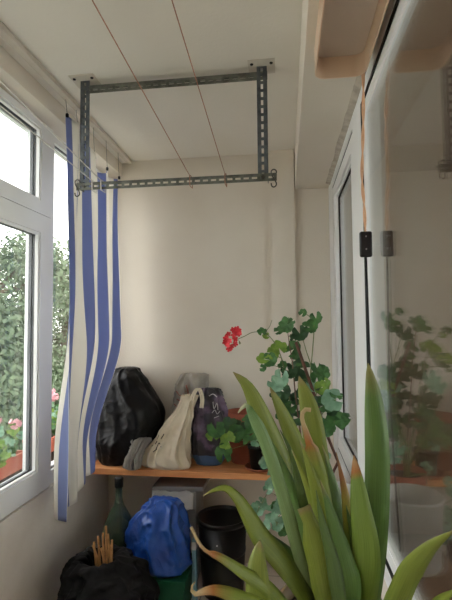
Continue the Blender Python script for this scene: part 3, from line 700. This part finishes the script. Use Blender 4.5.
tube(bmS, catmull(PP([(238, 339, 2.0), (239.5, 342, 2.0), (240, 344.5, 2.0)]), 6), [.001, .001, .002, .0045, .004, .001], 6)
sp = [(303,313,8,0,2.06),(316,319,13,0,2.05),(310,327,14,0,2.06),(306,331,9,1,2.06),(300,334,15,1,2.05),(295,337,10,1,2.06),
 (287,325,15,0,2.05),(279,331,10,0,2.05),(291,322,8,0,2.07),(262,332,9,0,2.03),(266,336,7,3,2.03),(279,348,15,3,2.03),(273,353,12,3,2.03),(263,359,12,3,2.02),(270,360,14,0,2.02),(263,368,7,0,2.02),
 (294,349,16,0,2.07),(296,360,12,0,2.08),(281,379,17,2,2.0),(276,384,15,2,1.99),(289,372,15,1,2.05),(300,368,17,1,2.08),(302,380,14,1,2.09),(283,366,10,0,2.05),
 (318,370,16,0,2.03),(323,373,13,0,2.02),(317,377,12,0,2.03),(312,386,13,2,2.04),(321,388,13,3,2.0),(326,383,9,3,2.0),(321,396,15,1,2.0),(318,402,13,1,2.02),(332,400,20,2,1.96),(326,404,16,0,1.97),(336,396,12,0,1.96),(333,410,13,1,1.97),
 (334,424,20,0,1.94),(342,420,14,0,1.93),(326,428,17,0,1.95),(346,418,9,0,1.92),(321,434,12,1,1.97),(284,392,15,1,2.03),(280,402,13,1,2.02),(288,400,12,1,2.05),(283,414,14,0,2.0),(290,408,12,0,2.02),(276,395,11,1,2.01),(291,420,15,1,2.0),(299,418,13,1,2.05),(308,402,12,1,2.08),
 (323,455,14,2,1.93),(319,447,12,2,1.93),(310,420,13,1,2.06),(316,412,12,0,2.04),(304,392,12,1,2.08),(297,398,13,1,2.07)]
fb, sb = geranium_leaves(sp, anchor, ge, rnd=random.Random(8))
# trailing shoots over the pot's left side
tr = [catmull([root0, root0+Vector((-.06, -.05, .03))]+PP([(288,482,1.93),(284,500,1.93),(270,492,1.93),(262,503,1.92),(252,522,1.92)]), 20),
      catmull([root0, root0+Vector((-.05, -.07, .03))]+PP([(293,490,1.9),(288,508,1.9),(280,515,1.9),(276,527,1.9)]), 20)]
for t_ in tr: tube(bmS, t_, .002, 6)
sp2 = [(268,489,9,2,1.92),(272,475,9,2,1.95),(270,484,10,2,1.94),(258,508,13,2,1.92),(262,503,10,2,1.92),(250,524,11,2,1.92),(251,530,9,2,1.92),(272,512,13,2,1.9),(270,522,12,2,1.9),(281,505,12,2,1.9),(283,515,15,2,1.89),(278,524,13,2,1.9),(290,516,14,2,1.9),(290,527,12,0,1.9),(283,530,11,0,1.91),(276,506,10,0,1.91),(295,508,12,0,1.91)]
f2, s2 = geranium_leaves(sp2, tr[0]+tr[1], ge, rnd=random.Random(9))
for src_, dst in ((f2, fb), (s2, sb)):
    tmp = bpy.data.meshes.new('tmp'); src_.to_mesh(tmp); src_.free(); dst.from_mesh(tmp); bpy.data.meshes.remove(tmp)
tmp = bpy.data.meshes.new('tmp'); sb.to_mesh(tmp); sb.free(); bmS.from_mesh(tmp); bpy.data.meshes.remove(tmp)
finish('foliage', fb, GM, ge); finish('stems', bmS, 'gstem', ge); finish('woody_stem', bmB, 'gstem_brown', ge)
bm = bmesh.new(); tube(bm, [P(296, 342, 2.03), P(312, 388, 2.03), P(326, 432, 2.03), P(338, 462, 2.03), Vector((gx+.07, gy-.03, .72))], [.0075, .007, .007, .0065, .006], 7); finish('stake', bm, 'stake', ge)
bm = bmesh.new(); rf = random.Random(2)
for (x, y) in [(228,334),(233,330),(237,329),(239,334),(226,338),(230,341),(235,344),(228,345),(231,347),(235,339),(225,342),(234,335),(229,350-1),(236,332),(239,331)]:
    c = P(x, y, 2.0+rf.uniform(-.015, .015)); n = Vector((rf.uniform(-.6, .6), -1, rf.uniform(-.5, .6)))
    petals(bm, c, n, rf.uniform(0, 6), 1.0)
finish('flower_head', bm, 'red', ge)
# amaryllis ---------------------------------------------------------------
AX, AY = .092, 1.06
am = thing('amaryllis', 'big potted plant with long strap leaves standing nearest in front', 'plant', (AX, AY, ZB))
bm = bmesh.new(); pot(bm, AX, AY, ZB+.001, .822, .085, .120, .03, .009, 56); finish('pot', bm, 'brownpot', am); soil(am, AX, AY, .798, .1)
def strap(path, wpx, mat, tilt=0., fold=.22, tip=.45, base=.6, start=(0, 0), dry=None, tipw=0.0, n=30, blunt=False):
    """blade: pixel path with distances, rooted in the pot's soil at AX+dx, AY+dy"""
    p0 = Vector((AX+start[0], AY+start[1], .795))
    dn = catmull([p0]+[P(*p) for p in path], 300); cum = [0.]
    for a, b in zip(dn, dn[1:]): cum.append(cum[-1]+(b-a).length)
    pts, q_ = [], 0
    for i in range(n):
        L_ = cum[-1]*i/(n-1)
        while q_ < 298 and cum[q_+1] < L_: q_ += 1
        pts.append(dn[q_].lerp(dn[q_+1], (L_-cum[q_])/max(1e-9, cum[q_+1]-cum[q_])))
    bm = bmesh.new(); uvl = bm.loops.layers.uv.new('UVMap'); rows = []
    for i, p in enumerate(pts):
        v = i/(n-1); t = (pts[min(i+1, n-1)]-pts[max(i-1, 0)]).normalized()
        view = (p-EYE); s = t.cross(view).normalized(); nn = s.cross(t).normalized()
        q = Matrix.Rotation(math.radians(tilt), 3, t); s = q @ s; nn = q @ nn
        hw = wpx*.9*view.length/450/2
        hw *= base+(1-base)*min(1, v/.45)
        if v > 1-tip:
            x = (v-(1-tip))/tip; hw *= max(tipw, ((1-x**2.0)**.75 if blunt else (1-x**1.25)**.95) if x < 1 else 0)
        if dry and v > dry: hw = max(hw*.6, wpx*.10*view.length/450)
        hw = max(hw, .0006)
        rows.append([bm.verts.new(p+s*(c*hw)+nn*(fold*hw*(abs(c)**1.4))) for c in (-1, -.5, 0, .5, 1)])
    for i in range(n-1):
        for k in range(4):
            f = bm.faces.new((rows[i][k], rows[i][k+1], rows[i+1][k+1], rows[i+1][k])); f.smooth = True
            for lp, (a, b) in zip(f.loops, ((i, k), (i, k+1), (i+1, k+1), (i+1, k))): lp[uvl].uv = (b/4, a/(n-1))
    o = finish('leaf', bm, mat, am)
    md = o.modifiers.new('thick', 'SOLIDIFY'); md.thickness = .0016; md.offset = 0
    return o
strap([(310,560,1.05),(286,480,1.06),(263,420,1.06),(248,387,1.06),(233,372,1.05)], 26, 'leaf_green', 12, start=(-.02, 0), tip=.4, n=36, blunt=True)
strap([(300,560,1.0),(281,490,.99),(264,440,.98),(252,415,.98),(246,405,.99),(238,413,1.0)], 13, 'leaf_pale', -8, .35, start=(-.035, -.01), tip=.16, n=40)
strap([(322,540,1.07),(304,465,1.08),(285,418,1.09),(270,387,1.09)], 20, 'leaf_green', 18, start=(-.01, .02), tip=.36, blunt=True)
strap([(328,540,1.10),(318,465,1.11),(309,410,1.12),(299,376,1.12)], 24, 'leaf_green', -14, start=(.0, .03), tip=.28, blunt=True)
o = strap([(330,550,1.02),(320,490,1.0),(312,452,.99),(306,432,.985),(302,418,.985),(304,410,.98),(311,410,.98)], 20, 'leaf_drytip', 8, .25, start=(0, 0), tip=.32, dry=.80, n=44); o['label'] = 'leaf with a withered tan tip curling over'
strap([(352,560,1.03),(347,505,1.03),(342,478,1.04),(336,452,1.05)], 15, 'leaf_yellowtip', 20, start=(.03, 0), tip=.55)
strap([(366,560,.97),(360,505,.97),(354,455,.98)], 26, 'leaf_smalltip', -10, .2, start=(.055, -.02), tip=.6, blunt=True, base=.8)
strap([(375,545,1.0),(378,460,1.0),(374,400,1.0),(368,363,1.0)], 24, 'leaf_mid', 10, .3, start=(.075, 0), tip=.33, blunt=True, base=.8)
strap([(370,570,1.04),(369,530,1.05),(364,490,1.06)], 12, 'leaf_dark', 30, start=(.07, .02), tip=.5)
strap([(303,590,1.0),(282,560,.98),(262,537,.97),(247,512,.96),(238,498,.955),(226,488,.95),(214,490,.945),(203,496,.94)], 22, 'leaf_green', 25, .25, start=(-.03, -.02), tip=.45, n=44)
o = strap([(300,622,.98),(270,590,.94),(245,573,.92),(220,557,.90),(206,551,.89),(198,541,.89),(191,527,.89)], 14, 'leaf_drytip', 20, .3, start=(-.04, -.03), tip=.5, dry=.84, n=40); o['label'] = 'leaf ending in a thin dried brown thread'
o = strap([(300,640,.95),(265,608,.90),(240,597,.88),(218,590,.87),(204,591,.86),(195,594,.86),(191,588,.86),(195,582,.86)], 13, 'leaf_drytip', 20, .3, start=(-.05, -.04), tip=.3, n=40); o['label'] = 'leaf with a pale dried tip curled upwards'
strap([(300,640,.95),(272,650,.93),(260,612,.93),(257,570,.94),(260,540,.95)], 23, 'leaf_green', -10, .2, start=(-.06, -.03), tip=.28, blunt=True)
strap([(340,600,.96),(333,560,.96),(322,520,.96),(316,490,.96)], 15, 'leaf_dark', 22, start=(.02, -.035), tip=.5)
strap([(326,590,.97),(318,550,.97),(311,525,.97),(304,507,.97)], 25, 'leaf_green', 5, .2, start=(0, -.04), tip=.25, tipw=.55)
strap([(308,575,1.04),(288,552,1.05),(272,538,1.06),(258,525,1.07)], 17, 'leaf_dark', 30, .3, start=(-.02, .03), tip=.5)
strap([(338,560,1.06),(323,500,1.07),(306,440,1.08)], 15, 'leaf_dark', 25, start=(.01, .02), tip=.4)
strap([(343,580,1.08),(332,525,1.09),(318,465,1.10)], 15, 'leaf_mid', -20, start=(.02, .03), tip=.4)
strap([(312,560,1.03),(296,500,1.04),(277,455,1.05),(262,425,1.05)], 14, 'leaf_mid', -22, start=(-.015, .01), tip=.45)
strap([(338,580,.99),(326,530,.99),(310,470,.99),(300,440,.99)], 20, 'leaf_green', -16, start=(.01, -.02), tip=.5)
strap([(350,590,.97),(344,560,.97),(330,510,.97),(320,480,.97)], 24, 'leaf_mid', 14, start=(.03, -.03), tip=.6)
strap([(318,560,1.02),(304,500,1.02),(292,455,1.03),(280,430,1.03)], 13, 'leaf_dark', 15, start=(-.01, -.01), tip=.4)
strap([(330,575,1.01),(318,520,1.0),(305,480,1.0),(292,450,1.0)], 15, 'leaf_green', -28, start=(.0, -.02), tip=.45)
strap([(350,575,1.05),(342,520,1.06),(330,470,1.08),(322,445,1.09)], 14, 'leaf_mid', 24, start=(.035, .02), tip=.45)
strap([(360,580,1.0),(354,540,1.0),(346,505,1.0)], 16, 'leaf_dark', -20, start=(.045, 0), tip=.6)
strap([(378,640,.96),(398,600,.88),(411,572,.84),(430,548,.80),(456,529,.76)], 20, 'leaf_green', 15, .3, start=(.07, -.06), tip=.35, n=36)
strap([(385,650,.95),(425,625,.88),(440,602,.84),(458,588,.80)], 16, 'leaf_green', -10, .3, start=(.06, -.07), tip=.4)

# ================================================================== OUTSIDE THE WINDOW
def trough(name, y0, y1, label, seed):
    r = random.Random(seed)
    t = thing(name, label, 'flower box', (-1.43, (y0+y1)/2, .585), 'flower boxes outside the window')
    bm = bmesh.new(); z0, z1 = .585, .80
    def loop(x0, x1, a, b, z): return [bm.verts.new(p) for p in ((x0, a, z), (x1, a, z), (x1, b, z), (x0, b, z))]
    L = [loop(-1.500, -1.370, y0+.02, y1-.02, z0), loop(-1.520, -1.350, y0+.005, y1-.005, z1-.03), loop(-1.528, -1.342, y0-.003, y1+.003, z1-.03), loop(-1.528, -1.342, y0-.003, y1+.003, z1), loop(-1.515, -1.355, y0+.01, y1-.01, z1), loop(-1.515, -1.355, y0+.01, y1-.01, z1-.03)]
    bm.faces.new(L[0][::-1])
    for a, b in zip(L, L[1:]):
        for k in range(4): bm.faces.new((a[k], a[(k+1) % 4], b[(k+1) % 4], b[k]))
    finish('box', bm, 'terra_out', t)
    bm = bmesh.new(); box(bm, -1.514, -1.356, y0+.011, y1-.011, z0+.05, z1-.02); finish('soil', bm, 'soil', t)
    fb, sb = bmesh.new(), bmesh.new(); heads = []
    for i in range(95):
        p = Vector((r.uniform(-1.530, -1.340), r.uniform(y0, y1), z1+abs(r.gauss(.03, .06))))
        leaf_round(fb, p, (r.uniform(.1, 1), r.uniform(-1, .3), r.uniform(.2, 1.)), r.uniform(.04, .07), r.choice((0, 3, 3, 2)), 5, r.uniform(0, 6))
        if i % 3 == 0: tube(sb, [(p.x*.5-.715, p.y, z1-.02), p], .0018, 5)
    for i in range(7):
        c = Vector((r.uniform(-1.480, -1.360), y0+.06+(y1-y0-.1)*(i+.5)/7, z1+r.uniform(.14, .26)))
        tube(sb, [(c.x, c.y, z1-.02), c], .002, 5)
        pb_ = bmesh.new()
        for q in range(18):
            d = Vector((r.gauss(0, 1), r.gauss(0, 1), r.gauss(0, .8))).normalized(); e = c+d*r.uniform(.018, .028)
            petals(pb_, e, d, r.uniform(0, 6), 1.0)
        finish('flower', pb_, 'pink', t)
    finish('foliage', fb, GM, t); finish('stems', sb, 'gstem', t)
trough('flower_box', 1.55, 2.22, 'terracotta trough of pink geraniums on the ledge outside the casement', 3)
trough('flower_box', 2.48, 3.16, 'terracotta trough of pink geraniums outside, seen beside the curtain edge', 4)
def tree(x, y, h, r0, label, mat, seed):
    r = random.Random(seed)
    t = thing('tree', label, 'tree', (x, y, -3.2), 'trees outside the window')
    bm = bmesh.new(); top = -3.2+h
    tube(bm, catmull([(x, y, -3.2), (x+.1, y, -1.5), (x-.1, y+.1, top-r0*1.6), (x, y, top-r0*.7)], 12), [.22-.012*i for i in range(12)], 10)
    lobes = []
    for i in range(24):
        a = r.uniform(0, 2*PI); k = r.uniform(.2, 1.); zz = top-r0*.5-r.random()*h*.62
        c = Vector((x+math.cos(a)*r0*.8*k, y+math.sin(a)*r0*.8*k, zz)); lobes.append((c, r.uniform(.35, .62)*r0))
        tube(bm, [(x, y, min(zz-.3, top-r0)), c], [.06, .02], 6)
    finish('trunk', bm, 'bark', t)
    fb = bmesh.new()
    for c, rad in lobes:
        for i in range(1500):
            d = Vector((r.gauss(0, 1), r.gauss(0, 1), r.gauss(0, 1))).normalized(); p = c+d*rad*(r.random()**.4)
            n = (d+Vector((r.uniform(-.8, .8), r.uniform(-.8, .8), r.uniform(-.3, 1)))).normalized(); u = n.orthogonal().normalized(); u.rotate(Matrix.Rotation(r.uniform(0, 6), 3, n)); v_ = n.cross(u); s = r.uniform(.032, .060)
            fb.faces.new([fb.verts.new(p+u*a_*s+v_*b_*s) for a_, b_ in ((-1.3, 0), (0, -.6), (1.3, 0), (0, .6))])
    finish('foliage', fb, mat, t)
tree(-5.0, 7.2, 6.75, 1.55, 'leafy green tree filling the casement pane', 'tree1', 1)
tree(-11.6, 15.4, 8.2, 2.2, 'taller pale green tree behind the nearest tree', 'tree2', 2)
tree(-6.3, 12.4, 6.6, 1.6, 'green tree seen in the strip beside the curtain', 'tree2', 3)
